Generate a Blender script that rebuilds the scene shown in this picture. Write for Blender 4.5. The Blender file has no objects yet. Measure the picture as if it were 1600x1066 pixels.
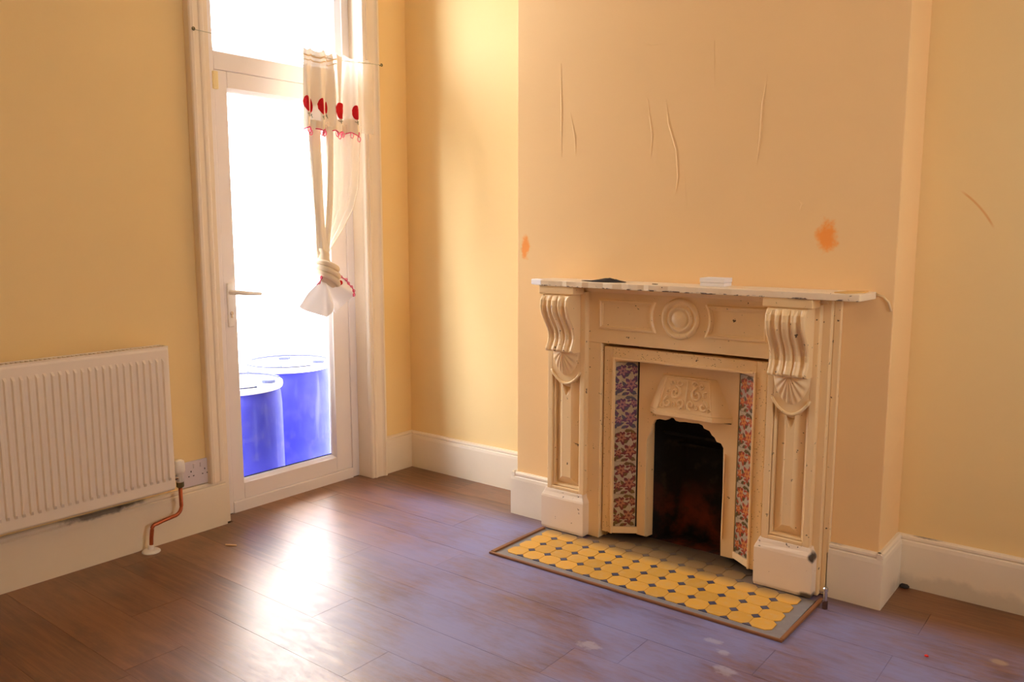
import bpy, math, random
from mathutils import Vector, Matrix, noise as mnoise
R_ = random.Random(7)
PI = math.pi
sc = bpy.context.scene
COL = sc.collection

# ------------------------------------------------------------------ camera, world, lights, exposure
cam_d = bpy.data.cameras.new('camera'); cam = bpy.data.objects.new('camera', cam_d); COL.objects.link(cam)
cam_d.sensor_width = 36.0; cam_d.lens = 36.0*1298.5/1600; cam_d.clip_start = 0.02; cam_d.clip_end = 200
cam.location = (3.195, -3.211, 1.30); cam.rotation_euler = (PI/2-0.13376, 0, 0.66606)
sc.camera = cam
SKY = 19.0
w = bpy.data.worlds.new('sky'); sc.world = w; w.use_nodes = True
bg = w.node_tree.nodes['Background']; bg.inputs[0].default_value = (0.90, 0.93, 1.0, 1); bg.inputs[1].default_value = SKY
def portal(name, loc, rot, sx, sy):
    d = bpy.data.lights.new(name, 'AREA'); d.shape = 'RECTANGLE'; d.size = sx; d.size_y = sy; d.cycles.is_portal = True
    o = bpy.data.objects.new(name, d); COL.objects.link(o); o.location = loc; o.rotation_euler = rot
portal('door_daylight', (-0.20, -0.75, 1.42), (0, -PI/2, 0), 2.75, 0.84)
portal('side_window_daylight', (4.36, -1.125, 1.55), (0, PI/2, 0), 0.9, 0.65)
FILL = 9.0
ld = bpy.data.lights.new('warm_fill_light', 'POINT'); ld.energy = FILL; ld.color = (1.0, 0.80, 0.52); ld.shadow_soft_size = 0.12  # warm fill added out of view, not a known lamp of the room
lo = bpy.data.objects.new('warm_fill_light', ld); COL.objects.link(lo); lo.location = (2.2, -2.9, 2.30)
sc.view_settings.view_transform = 'Standard'; sc.view_settings.look = 'None'
sc.view_settings.gamma = 1.0; sc.view_settings.use_curve_mapping = False; sc.view_settings.exposure = 0.08
sc.cycles.max_bounces = 12; sc.cycles.diffuse_bounces = 7; sc.cycles.transparent_max_bounces = 16
sc.cycles.use_denoising = True; sc.cycles.sample_clamp_indirect = 6.0

# ------------------------------------------------------------------ material helpers
class NT:
    def __init__(s, name):
        s.m = bpy.data.materials.new(name); s.m.use_nodes = True; s.t = s.m.node_tree
        s.b = s.t.nodes['Principled BSDF']; s.out = s.t.nodes['Material Output']
    def n(s, typ, **kw):
        x = s.t.nodes.new(typ)
        for k, v in kw.items(): setattr(x, k, v)
        return x
    def l(s, a, b): s.t.links.new(a, b)
    def val(s, sock, v):
        if hasattr(v, 'is_linked') or isinstance(v, bpy.types.NodeSocket): s.l(v, sock)
        else: sock.default_value = v
    def math(s, op, a, b=None, clamp=False):
        x = s.n('ShaderNodeMath', operation=op, use_clamp=clamp); s.val(x.inputs[0], a)
        if b is not None: s.val(x.inputs[1], b)
        return x.outputs[0]
    def pos(s): return s.n('ShaderNodeNewGeometry').outputs['Position']
    def obj(s): return s.n('ShaderNodeTexCoord').outputs['Object']
    def mapv(s, v, scale=(1,1,1), loc=(0,0,0)):
        x = s.n('ShaderNodeMapping'); s.l(v, x.inputs[0]); x.inputs['Scale'].default_value = scale; s.val(x.inputs['Location'], loc)
        return x.outputs[0]
    def noise(s, v, scale=5, detail=3, rough=.5, dist=0):
        x = s.n('ShaderNodeTexNoise'); s.l(v, x.inputs['Vector']); x.inputs['Scale'].default_value = scale
        x.inputs['Detail'].default_value = detail; x.inputs['Roughness'].default_value = rough; x.inputs['Distortion'].default_value = dist
        return x.outputs['Fac']
    def ramp(s, f, stops, interp='LINEAR'):
        x = s.n('ShaderNodeValToRGB'); s.l(f, x.inputs[0]); cr = x.color_ramp; cr.interpolation = interp
        while len(cr.elements) < len(stops): cr.elements.new(0.5)
        for e, (p, c) in zip(cr.elements, stops):
            e.position = p; e.color = (*c, 1) if len(c) == 3 else c
        return x.outputs[0]
    def rng(s, f, a, b, c=0., d=1.):
        x = s.n('ShaderNodeMapRange'); s.l(f, x.inputs[0]); x.interpolation_type = 'SMOOTHSTEP'
        for i, v in zip((1,2,3,4), (a,b,c,d)): x.inputs[i].default_value = v
        return x.outputs[0]
    def mix(s, f, a, b):
        x = s.n('ShaderNodeMix', data_type='RGBA'); s.val(x.inputs[0], f)
        for k, v in ((6, a), (7, b)):
            if isinstance(v, tuple): x.inputs[k].default_value = (*v, 1)
            else: s.l(v, x.inputs[k])
        return x.outputs[2]
    def xyz(s, v):
        x = s.n('ShaderNodeSeparateXYZ'); s.l(v, x.inputs[0]); return x.outputs
    def bump(s, h, strength=.3, dist=.01):
        x = s.n('ShaderNodeBump'); s.l(h, x.inputs['Height']); x.inputs['Strength'].default_value = strength
        x.inputs['Distance'].default_value = dist; s.l(x.outputs[0], s.b.inputs['Normal'])
    def spot(s, v, c, rad, ns=12., amt=.6):
        """soft ragged spot around c (world), radii rad -> 0..1"""
        m = s.mapv(v, tuple(1/r for r in rad), tuple(-a/r for a, r in zip(c, rad)))
        ln = s.n('ShaderNodeVectorMath', operation='LENGTH'); s.l(m, ln.inputs[0])
        nz = s.noise(v, ns, 4, .6)
        d = s.math('ADD', ln.outputs['Value'], s.math('MULTIPLY', s.math('SUBTRACT', nz, .5), amt*2))
        return s.rng(d, 1.0, .45)
    def set(s, col=None, rough=None, spec=None, metal=None):
        if col is not None: s.val(s.b.inputs['Base Color'], (*col, 1) if isinstance(col, tuple) else col)
        if rough is not None: s.val(s.b.inputs['Roughness'], rough)
        if spec is not None: s.b.inputs['Specular IOR Level'].default_value = spec
        if metal is not None: s.b.inputs['Metallic'].default_value = metal
        return s
def plain(name, col, rough=.5, spec=.4, metal=0., var=.06, ns=9., bump=0.):
    t = NT(name); p = t.pos(); f = t.noise(p, ns, 4, .6)
    a = tuple(c*(1-var) for c in col); b = tuple(min(1, c*(1+var)) for c in col)
    t.set(t.mix(f, a, b), rough, spec, metal)
    if bump: t.bump(t.noise(p, ns*12, 3), bump, .004)
    return t.m

WALLC = (0.88, 0.66, 0.32)
def wall_mat(name, col, chimney=False):
    t = NT(name); p = t.pos()
    f = t.noise(p, 1.7, 4, .55)
    c = t.mix(f, tuple(a*.95 for a in col), tuple(min(1, a*1.04) for a in col))
    fine = t.noise(p, 260, 2, .5); lump = t.noise(p, 26, 3, .5)
    h = t.math('ADD', t.math('MULTIPLY', fine, .25), t.math('MULTIPLY', lump, .5))
    if chimney:
        # loose wallpaper: long, nearly vertical creases
        v = t.mapv(p, (3.6, 1, .8)); n1 = t.noise(v, 1.7, 3, .5, .5)
        cr = t.rng(t.math('ABSOLUTE', t.math('SUBTRACT', n1, .5)), .03, 0.)
        msk = t.rng(t.noise(t.mapv(p, (1,1,.6), (3.1,0,1.7)), 3.1, 2), .56, .68)
        h = t.math('ADD', h, t.math('MULTIPLY', t.math('MULTIPLY', cr, msk), 1.5))
        s1 = t.spot(p, (2.268, -.28, 1.275), (.042, .3, .072), 26, .75)
        s2 = t.spot(p, (.965, -.28, 1.228), (.028, .3, .066), 26, .75)
        c = t.mix(t.math('MULTIPLY', t.math('MAXIMUM', s1, s2), .85), c, (0.95, 0.30, 0.03))
    if not chimney:
        # thin curved scratch on the wall of the right alcove
        q = t.xyz(p); dx = t.math('SUBTRACT', q[0], 2.685); dz = t.math('SUBTRACT', q[2], 1.372)
        al = t.math('ADD', t.math('MULTIPLY', dx, .646), t.math('MULTIPLY', dz, -.763)); ac = t.math('ADD', t.math('MULTIPLY', dx, .763), t.math('MULTIPLY', dz, .646))
        ac = t.math('ADD', ac, t.math('MULTIPLY', t.math('MULTIPLY', al, al), 1.4))
        k = t.math('MULTIPLY', t.rng(t.math('ABSOLUTE', ac), .0055, .001), t.rng(t.math('ABSOLUTE', al), .09, .05))
        c = t.mix(t.math('MULTIPLY', k, .55), c, (0.72, 0.26, 0.05))
    t.set(c, .62, .25); t.bump(h, .16, .006)
    return t.m
M = {}
M['wall'] = wall_mat('cream_wallpaper', WALLC)
M['wallc'] = wall_mat('creased_cream_wallpaper', (0.90, 0.605, 0.29), True)
M['ceiling'] = plain('ceiling_paint', (.85, .80, .70), .7, .2)
M['upvc'] = plain('white_upvc', (.86, .80, .78), .32, .5, var=.02)
M['white'] = plain('white_plastic', (.87, .83, .78), .35, .5, var=.02)
M['rad'] = plain('radiator_enamel', (.88, .78, .66), .3, .5, var=.02)
M['grey'] = plain('socket_print', (.30, .22, .22), .5, .4)
M['socket'] = plain('socket_plastic', (.72, .64, .66), .4, .45, var=.02)
M['dark'] = plain('dark_hole', (.015, .012, .010), .8, .1)
M['wire'] = plain('plastic_coated_wire', (.55, .50, .36), .45, .4)
M['hook'] = plain('tarnished_brass', (.20, .19, .10), .4, .5, .8)
M['yellowed'] = plain('yellowed_plastic', (.85, .70, .38), .4, .4)
M['chrome'] = plain('worn_chrome', (.62, .62, .64), .22, .5, 1.)
M['rustpipe'] = plain('dark_iron_pipe', (.10, .05, .04), .5, .4, .4, var=.4, ns=60)

def woodwork(name, col, rough=.36, chips=.0, grime=None, top=None):
    t = NT(name); p = t.pos()
    f = t.noise(p, 6, 4, .6)
    c = t.mix(f, tuple(a*.93 for a in col), tuple(min(1, a*1.03) for a in col))
    if chips:
        ch = t.rng(t.noise(p, 42, 3, .65), .70-chips*.05, .735-chips*.05)
        c = t.mix(ch, c, (.10, .055, .03))
    if grime:
        for cc, rr, k in grime:
            c = t.mix(t.math('MULTIPLY', t.spot(p, cc, rr, 14, .7), k), c, (.07, .05, .035))
    t.set(c, rough, .45); t.bump(t.noise(p, 55, 3, .5), .12, .003)
    return t.m
M['trim'] = woodwork('cream_gloss_trim', (.88, .76, .60))
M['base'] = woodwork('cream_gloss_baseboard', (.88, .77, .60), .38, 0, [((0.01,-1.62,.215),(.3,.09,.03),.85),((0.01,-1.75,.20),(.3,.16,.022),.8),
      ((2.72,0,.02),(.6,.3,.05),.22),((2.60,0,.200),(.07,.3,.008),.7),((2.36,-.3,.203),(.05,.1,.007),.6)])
M['surround'] = woodwork('aged_cream_gloss', (.88, .635, .335), .34, .55)
M['shelf'] = woodwork('worn_cream_shelf_gloss', (.88, .72, .50), .36, .35)
def edge_wear(mt):
    t = NT.__new__(NT); t.m = mt; t.t = mt.node_tree; t.b = t.t.nodes['Principled BSDF']; t.out = t.t.nodes['Material Output']
    src = t.b.inputs['Base Color'].links[0].from_socket; p = t.pos(); q = t.xyz(p)
    f = t.math('MULTIPLY', t.rng(q[2], 1.0765, 1.0715), t.rng(t.noise(t.mapv(p, (18,18,60)), 1.6, 3, .6), .50, .58))
    t.l(t.mix(t.math('MULTIPLY', f, t.rng(q[1], -.43, -.44)), src, (.09,.05,.03)), t.b.inputs['Base Color'])
edge_wear(M['shelf'])
M['plinth'] = woodwork('chipped_cream_gloss', (.88, .72, .54), .42, .5, [((2.30,-.37,.155),(.02,.05,.022),1.),((2.285,-.37,.012),(.04,.08,.02),.9)])
def iron_mat():
    t = NT('painted_cast_iron'); p = t.pos()
    f = t.noise(p, 8, 4, .6); c = t.mix(f, (.76,.50,.22), (.86,.62,.33))
    v = t.n('ShaderNodeTexVoronoi', feature='F1'); t.l(p, v.inputs['Vector']); v.inputs['Scale'].default_value = 95
    pits = t.rng(v.outputs['Distance'], .22, .12)
    c = t.mix(t.math('MULTIPLY', pits, t.rng(t.noise(p, 22, 2), .38, .52)), c, (.22,.11,.04))
    ch = t.rng(t.noise(p, 36, 3, .65), .70, .73); c = t.mix(ch, c, (.07,.035,.02))
    t.set(c, .42, .4); t.bump(t.math('SUBTRACT', t.noise(p, 60, 3), pits), .22, .003)
    return t.m
M['iron'] = iron_mat()
M['ironplain'] = woodwork('smooth_painted_iron', (.84, .58, .29), .42, .35)
def soot_mat():
    t = NT('sooty_rusty_firebrick'); p = t.pos(); z = t.xyz(p)[2]
    rust = t.math('MULTIPLY', t.rng(z, .30, .06), t.rng(t.noise(p, 7, 4, .6), .38, .68))
    c = t.mix(rust, (.012,.010,.009), (.13,.026,.011))
    c = t.mix(t.rng(t.noise(p, 16, 4), .55, .75), c, (.03,.022,.015))
    t.set(c, .85, .15); t.bump(t.noise(p, 25, 4), .5, .01); return t.m
M['soot'] = soot_mat()

def plank_mat():
    t = NT('worn_laminate_plank'); p = t.pos()
    oi = t.n('ShaderNodeObjectInfo').outputs['Random']
    off = t.n('ShaderNodeCombineXYZ'); t.l(t.math('MULTIPLY', oi, 37.), off.inputs[0]); t.l(t.math('MULTIPLY', oi, 11.), off.inputs[1])
    va = t.n('ShaderNodeVectorMath', operation='ADD'); t.l(p, va.inputs[0]); t.l(off.outputs[0], va.inputs[1]); q = va.outputs[0]
    base = t.ramp(oi, [(0,(.075,.026,.011)),(.25,(.165,.060,.023)),(.5,(.110,.040,.016)),(.75,(.200,.080,.032)),(1,(.095,.034,.014))])
    g = t.noise(t.mapv(q, (1.6, 26, 1)), 2.2, 5, .62, .2)
    gr = t.noise(t.mapv(q, (3.0, 110, 1)), 2.0, 3, .6)
    c = t.mix(t.math('MULTIPLY', t.rng(g, .36, .70), .6), base, (.27,.120,.050))
    c = t.mix(t.math('MULTIPLY', t.rng(gr, .50, .72), .28), c, (.055,.022,.012))
    bl = t.noise(t.mapv(q, (1.5, 4, 1)), 3.4, 4, .6); c = t.mix(t.math('MULTIPLY', t.rng(bl, .45, .70), .55), c, (.052,.020,.011))
    knot = t.rng(t.noise(t.mapv(q, (2.2, 7, 1)), 2.6, 3, .5, .5), .62, .80)
    c = t.mix(t.math('MULTIPLY', knot, .3), c, (.05,.022,.014))
    # bluish daylight painted over the dusty boards, strongest in the open floor before the hearth
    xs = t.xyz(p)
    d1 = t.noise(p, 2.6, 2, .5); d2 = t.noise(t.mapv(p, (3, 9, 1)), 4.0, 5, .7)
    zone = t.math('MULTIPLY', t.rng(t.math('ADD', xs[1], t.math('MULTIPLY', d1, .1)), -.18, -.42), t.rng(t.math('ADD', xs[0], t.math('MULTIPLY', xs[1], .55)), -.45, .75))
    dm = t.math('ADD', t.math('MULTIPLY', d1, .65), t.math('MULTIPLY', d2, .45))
    skylit_dust = t.math('MULTIPLY', t.rng(dm, .25, .70), t.math('MULTIPLY', zone, .85))
    c = t.mix(skylit_dust, c, (.25,.28,.56))
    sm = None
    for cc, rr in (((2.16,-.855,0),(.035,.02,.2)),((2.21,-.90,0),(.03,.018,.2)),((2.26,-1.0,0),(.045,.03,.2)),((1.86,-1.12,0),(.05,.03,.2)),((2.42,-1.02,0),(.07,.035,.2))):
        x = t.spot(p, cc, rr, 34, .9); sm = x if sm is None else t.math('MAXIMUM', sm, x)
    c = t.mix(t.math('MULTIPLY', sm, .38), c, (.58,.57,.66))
    beige = t.spot(p, (2.893,-.44,0), (.03,.022,.2), 40, .3)
    c = t.mix(t.math('MULTIPLY', beige, .7), c, (.42,.32,.22))
    ro = t.math('ADD', .27, t.math('MULTIPLY', skylit_dust, .28)); ro = t.math('ADD', ro, t.math('MULTIPLY', d2, .12))
    t.set(c, ro, 1.0); t.l(t.math('MULTIPLY', t.math('SUBTRACT', 1., skylit_dust), .26), t.b.inputs['Coat Weight']); t.b.inputs['Coat Roughness'].default_value = .36; t.b.inputs['Coat Tint'].default_value = (1.0, .86, .70, 1); t.b.inputs['Specular Tint'].default_value = (1.0, .72, .45, 1); t.bump(t.math('ADD', gr, t.math('MULTIPLY', g, .7)), .04, .003)
    return t.m
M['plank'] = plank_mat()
M['gap'] = plain('floor_underlay', (.03,.018,.012), .8, .1)
def tile_mat(name, col, ash):
    t = NT(name); p = t.pos(); oi = t.n('ShaderNodeObjectInfo').outputs['Random']
    c = t.mix(oi, tuple(a*.86 for a in col), tuple(min(1,a*1.1) for a in col))
    c = t.mix(t.math('MULTIPLY', t.rng(t.noise(p, 30, 4, .65), .45, .8), .35), c, ash)
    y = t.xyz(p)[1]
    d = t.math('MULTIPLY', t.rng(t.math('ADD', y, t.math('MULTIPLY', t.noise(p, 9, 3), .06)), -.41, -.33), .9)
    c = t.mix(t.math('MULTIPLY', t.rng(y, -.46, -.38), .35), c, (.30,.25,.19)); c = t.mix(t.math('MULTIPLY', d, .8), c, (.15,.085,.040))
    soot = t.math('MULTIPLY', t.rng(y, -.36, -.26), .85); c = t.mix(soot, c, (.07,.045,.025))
    t.set(c, t.math('ADD', .38, t.math('MULTIPLY', t.noise(p, 20, 3), .2)), .4); t.bump(t.noise(p, 45, 3), .1, .003); return t.m
M['ytile'] = tile_mat('ochre_encaustic_tile', (.74,.395,.062), (.62,.50,.30))
M['dot'] = tile_mat('slate_inset_tile', (.075,.072,.12), (.22,.21,.26))
M['mortar'] = tile_mat('grey_hearth_cement', (.30,.285,.29), (.42,.40,.38))
M['edging'] = woodwork('brown_edging_strip', (.26,.105,.04), .42)
def floor_print(name, col): return plain(name, col, .22, .5, var=.25, ns=70)
M['tcream'] = floor_print('glazed_cream_tile', (.44,.33,.21))
M['tp1'] = floor_print('plum_glaze', (.13,.060,.115)); M['tp2'] = floor_print('mauve_glaze', (.36,.17,.17)); M['tpl'] = floor_print('grey_leaf_glaze', (.10,.085,.11))
M['tb1'] = floor_print('maroon_glaze', (.16,.035,.028)); M['tb2'] = floor_print('russet_glaze', (.40,.16,.085)); M['tbl'] = floor_print('olive_leaf_glaze', (.14,.075,.022))
M['to1'] = floor_print('brick_red_glaze', (.34,.055,.026)); M['to2'] = floor_print('orange_glaze', (.58,.20,.05)); M['tol'] = floor_print('dark_leaf_glaze', (.11,.065,.02))
def barrel_mat():
    t = NT('blue_barrel_plastic'); p = t.pos()
    c = t.mix(t.rng(t.noise(p, 5, 4, .6), .35, .7), (.018,.023,.27), (.038,.043,.33))
    st = t.rng(t.noise(t.mapv(p, (14,14,1.2)), 2, 3), .55, .75)
    c = t.mix(t.math('MULTIPLY', st, .35), c, (.10,.11,.40)); t.set(c, .7, .12); return t.m
M['barrel'] = barrel_mat()
M['lid'] = plain('white_barrel_lid', (.86,.88,.90), .7, .1)
M['bluelid'] = plain('blue_lid_print', (.050,.055,.11), .7, .1)
M['yard'] = plain('pale_yard_concrete', (.70,.68,.64), .8, .2, ns=3)
M['yardwall'] = plain('white_yard_render', (.90,.89,.86), .8, .2, ns=3)
M['blackcloth'] = plain('black_cloth', (.035,.028,.026), .75, .2, ns=60)
M['card'] = plain('white_card', (.88,.84,.82), .5, .3, var=.02)
M['copper'] = plain('stained_copper', (.50,.13,.05), .35, .5, .75, var=.35, ns=40)
M['splinter'] = plain('pale_wood_splinter', (.75,.50,.25), .6, .3)
M['red'] = plain('red_scrap', (.75,.03,.02), .5, .3)
M['rose'] = plain('red_embroidery', (.55,.006,.012), .7, .2, ns=120, var=.3)
M['stem'] = plain('green_embroidery', (.12,.14,.08), .7, .2)
M['pink'] = plain('pink_embroidery', (.72,.12,.22), .7, .2, ns=90, var=.3)
M['tan'] = plain('bare_tan_wood', (.72,.44,.14), .55, .3, var=.12, ns=40)
M['tape'] = plain('curtain_heading_tape', (.80,.60,.34), .7, .2)
M['chipwhite'] = plain('bare_white_plaster', (.92,.88,.86), .6, .3)
def cloth(name, col, alpha, trans=.5):
    t = NT(name); nt = t.t; d = t.n('ShaderNodeBsdfDiffuse'); d.inputs[0].default_value = (*col, 1)
    tr = t.n('ShaderNodeBsdfTranslucent'); tr.inputs[0].default_value = (*col, 1); tp = t.n('ShaderNodeBsdfTransparent')
    a = t.n('ShaderNodeMixShader'); a.inputs[0].default_value = trans; t.l(d.outputs[0], a.inputs[1]); t.l(tr.outputs[0], a.inputs[2])
    b = t.n('ShaderNodeMixShader'); b.inputs[0].default_value = alpha; t.l(tp.outputs[0], b.inputs[1]); t.l(a.outputs[0], b.inputs[2])
    t.l(b.outputs[0], t.out.inputs['Surface']); return t.m
M['sheer'] = cloth('sheer_voile', (.86,.76,.62), .42, .12)
M['voile'] = cloth('folded_voile', (.84,.72,.56), .99, .04)
M['lightvoile'] = cloth('light_folded_voile', (.90,.82,.70), .985, .065)
M['thinvoile'] = cloth('single_voile', (.88,.80,.70), .90, .30)
M['lining'] = cloth('white_voile', (.86,.80,.76), .99, .035)
def glass_mat():
    t = NT('window_glass'); tp = t.n('ShaderNodeBsdfTransparent'); tp.inputs[0].default_value = (.97,.98,.98,1)
    gl = t.n('ShaderNodeBsdfGlossy'); gl.inputs['Roughness'].default_value = .02; fr = t.n('ShaderNodeFresnel'); fr.inputs[0].default_value = 1.15
    df = t.n('ShaderNodeBsdfDiffuse'); df.inputs[0].default_value = (.8,.8,.85,1)
    m = t.n('ShaderNodeMixShader'); t.l(fr.outputs[0], m.inputs[0]); t.l(tp.outputs[0], m.inputs[1]); t.l(gl.outputs[0], m.inputs[2])
    # dried dust on the lower part of the pane
    p = t.pos(); dirt = t.math('ADD', .015, t.math('MULTIPLY', t.rng(t.noise(p, 14, 4, .65), .45, .8), t.rng(t.xyz(p)[2], .75, .15, 0, .12)))
    m2 = t.n('ShaderNodeMixShader'); t.l(dirt, m2.inputs[0]); t.l(m.outputs[0], m2.inputs[1]); t.l(df.outputs[0], m2.inputs[2])
    t.l(m2.outputs[0], t.out.inputs['Surface']); return t.m
M['glass'] = glass_mat()

# ------------------------------------------------------------------ mesh helpers
class MB:
    def __init__(s): s.v = []; s.f = []; s.mi = []; s.cur = 0
    def face(s, idx): s.f.append(tuple(idx)); s.mi.append(s.cur)
    def add(s, verts): n = len(s.v); s.v += [tuple(v) for v in verts]; return n
    def box(s, x0, x1, y0, y1, z0, z1):
        n = s.add([(x0,y0,z0),(x1,y0,z0),(x1,y1,z0),(x0,y1,z0),(x0,y0,z1),(x1,y0,z1),(x1,y1,z1),(x0,y1,z1)])
        for q in ((3,2,1,0),(4,5,6,7),(0,1,5,4),(1,2,6,5),(2,3,7,6),(3,0,4,7)): s.face([n+i for i in q])
        return s
    def prism(s, poly, plane, a, b):
        """extrude 2-D polygon; plane 'xz' -> along y, 'xy' -> along z, 'yz' -> along x"""
        def P(u, v, k): return {'xz': (u,k,v), 'xy': (u,v,k), 'yz': (k,u,v)}[plane]
        m = len(poly); n = s.add([P(u,v,a) for u,v in poly] + [P(u,v,b) for u,v in poly])
        s.face(range(n, n+m)); s.face(range(n+2*m-1, n+m-1, -1))
        for i in range(m):
            j = (i+1) % m; s.face((n+j, n+i, n+m+i, n+m+j))
        return s
    def loft(s, rings, close=True, cap=True):
        m = len(rings[0]); base = [s.add(r) for r in rings]
        for a, b in zip(base, base[1:]):
            for i in range(m if close else m-1):
                j = (i+1) % m; s.face((a+i, a+j, b+j, b+i))
        if cap and close:
            s.face(range(base[0]+m-1, base[0]-1, -1)); s.face(range(base[-1], base[-1]+m))
        return s
    def tube(s, path, r, n=8, cap=True):
        P = [Vector(p) for p in path]; rings = []; up = Vector((0,0,1))
        for i, p in enumerate(P):
            t = (P[min(i+1,len(P)-1)] - P[max(i-1,0)]).normalized()
            a = t.cross(up)
            if a.length < .2: a = t.cross(Vector((1,0,0)))
            a.normalize(); b = t.cross(a)
            rr = r[i] if isinstance(r, (list, tuple)) else r
            rings.append([p + a*rr*math.cos(2*PI*k/n) + b*rr*math.sin(2*PI*k/n) for k in range(n)])
        return s.loft(rings, True, cap)
    def lathe(s, prof, c, axis='z', n=24):
        rings = []
        for r, h in prof:
            rg = []
            for k in range(n):
                a, b = r*math.cos(2*PI*k/n), r*math.sin(2*PI*k/n)
                rg.append({'z': (c[0]+a, c[1]+b, c[2]+h), 'y': (c[0]+a, c[1]-h, c[2]+b), 'x': (c[0]+h, c[1]+a, c[2]+b)}[axis])
            rings.append(rg)
        return s.loft(rings)
    def grid(s, fn, nu, nv):
        n = s.add([fn(i/nu, j/nv) for j in range(nv+1) for i in range(nu+1)])
        for j in range(nv):
            for i in range(nu):
                a = n+j*(nu+1)+i; s.face((a, a+1, a+nu+2, a+nu+1))
        return s
    def mesh(s, name, mats, off=(0,0,0), smooth=False):
        me = bpy.data.meshes.new(name)
        me.from_pydata([(v[0]-off[0], v[1]-off[1], v[2]-off[2]) for v in s.v], [], s.f)
        for m in (mats if isinstance(mats, (list, tuple)) else [mats]): me.materials.append(m)
        for p, i in zip(me.polygons, s.mi): p.material_index = i; p.use_smooth = smooth
        me.update()
        import bmesh
        bm = bmesh.new(); bm.from_mesh(me); bmesh.ops.recalc_face_normals(bm, faces=bm.faces); bm.to_mesh(me); bm.free()
        return me
    def build(s, name, mats, parent=None, bevel=0, smooth=False, seg=2, weld=False):
        off = wloc(parent) if parent else (0,0,0)
        o = bpy.data.objects.new(name, s.mesh(name, mats, off, smooth)); COL.objects.link(o)
        if parent: o.parent = parent
        if bevel:
            b = o.modifiers.new('bevel', 'BEVEL'); b.width = bevel; b.segments = seg; b.limit_method = 'ANGLE'; b.angle_limit = math.radians(40)
        return o
LOC = {}
def wloc(o):
    if o.name in LOC: return LOC[o.name]
    return Vector((0,0,0)) if o.parent is None else wloc(o.parent)
def thing(name, loc, label, cat, group=None, kind=None):
    o = bpy.data.objects.new(name, None); COL.objects.link(o); o.empty_display_size = .05
    o.location = loc; LOC[o.name] = Vector(loc); o['label'] = label
    if kind: o['kind'] = kind
    else: o['category'] = cat
    if group: o['group'] = group
    return o
def tag(o, label, cat, group=None):
    o['label'] = label; o['category'] = cat
    if group: o['group'] = group
    return o
def struct(o, label=None):
    o['kind'] = 'structure'
    if label: o['label'] = label
    return o
def box(*a): return MB().box(*a)

# ------------------------------------------------------------------ room shell
X1, Y1, ZC = 4.3, -4.6, 2.85
fl = struct(box(-.17, X1, Y1, 0, -.12, -.008).build('floor', M['gap']), 'floor of brown wood-look laminate boards, dusty and painted with blue daylight in the middle')
b0 = -.034
rows = [(0.0, b0)] + [(b0-.188*k, b0-.188*(k+1)) for k in range(25)]
for k, (ya, yb) in enumerate(rows):
    if yb < Y1: break
    x0 = -.098 if -1.17 < (ya+yb)/2 < -.31 else -.004
    L = 1.285; s0 = (1.393 if k == 9 else R_.uniform(0, L)); s0 -= L*3
    xs = [x0]; x = s0
    while x < X1:
        if x > x0+.08: xs.append(x)
        x += L
    xs.append(X1)
    spans = list(zip(xs, xs[1:]))
    if (ya+yb)/2 > -.28:
        spans = [q for a, b in spans for q in ((a, min(b, .925)), (max(a, 2.49), b)) if q[1]-q[0] > .03]
    for a, b in spans:
        dz = R_.uniform(-.0005, 0)
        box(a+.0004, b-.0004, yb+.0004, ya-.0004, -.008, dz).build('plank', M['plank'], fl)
struct(box(-.25, X1+.25, Y1-.2, .2, ZC, ZC+.1).build('ceiling', M['ceiling']))
m = MB()
DY0, DY1 = -1.165, -.322
m.box(-.26, -.02, Y1-.1, DY0-.035, -.2, ZC); m.box(-.26, -.02, DY1, .1, -.2, ZC); m.box(-.26, -.171, DY0-.035, DY1, -.2, .0); m.box(-.26, -.02, DY0-.035, DY1, 2.78, ZC)
struct(m.build('wall_left', M['wall']), 'cream papered wall with the garden door and radiator')
struct(box(-.02, X1, -.02, .18, 0, ZC).build('wall_front', M['wall']), 'cream papered wall behind the two alcoves')
m = MB(); VX0, VX1, VZ = 1.40, 2.095, .84
m.prism([(.922,0),(VX0,0),(VX0,VZ),(VX1,VZ),(VX1,0),(2.497,0),(2.497,ZC),(.922,ZC)], 'xz', -.28, -.02)
wch = struct(m.build('wall_chimney', M['wallc'], bevel=.004), 'projecting chimney breast with creased cream paper and orange scuffs')
for pts in ([(1.545,2.010),(1.575,2.000),(1.615,2.000)],[(1.640,1.790),(1.655,1.70),(1.690,1.60),(1.700,1.50),(1.688,1.43)],[(2.035,1.84),(2.022,1.74),(2.018,1.62),(2.008,1.53)],[(1.150,1.98),(1.156,1.80),(1.158,1.60)],[(1.560,1.80),(1.585,1.66),(1.580,1.58)],[(2.165,1.40),(2.178,1.385),(2.170,1.36)],[(1.20,1.78),(1.225,1.68),(1.228,1.60)],[(1.83,1.98),(1.835,1.82)]):
    m = MB(); rings = []
    for i, (x_, z_) in enumerate(pts):
        e = .25 if i in (0, len(pts)-1) else 1
        rings.append([(x_-.006*e, -.2802, z_-.002), (x_-.001, -.2802-.0022*e, z_), (x_+.006*e, -.2802, z_+.002)])
    m.loft(rings); m.build('paper_crease', M['wallc'], wch)
m = MB(); WY0, WY1, WZ0, WZ1 = -1.45, -.80, 1.1, 2.0
m.box(X1, X1+.2, Y1-.1, WY0, 0, ZC); m.box(X1, X1+.2, WY1, .18, 0, ZC); m.box(X1, X1+.2, WY0, WY1, 0, WZ0); m.box(X1, X1+.2, WY0, WY1, WZ1, ZC)
struct(m.build('wall_right', M['wall']))
struct(box(-.02, X1, Y1-.2, Y1, 0, ZC).build('wall_back', M['wall']))
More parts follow.
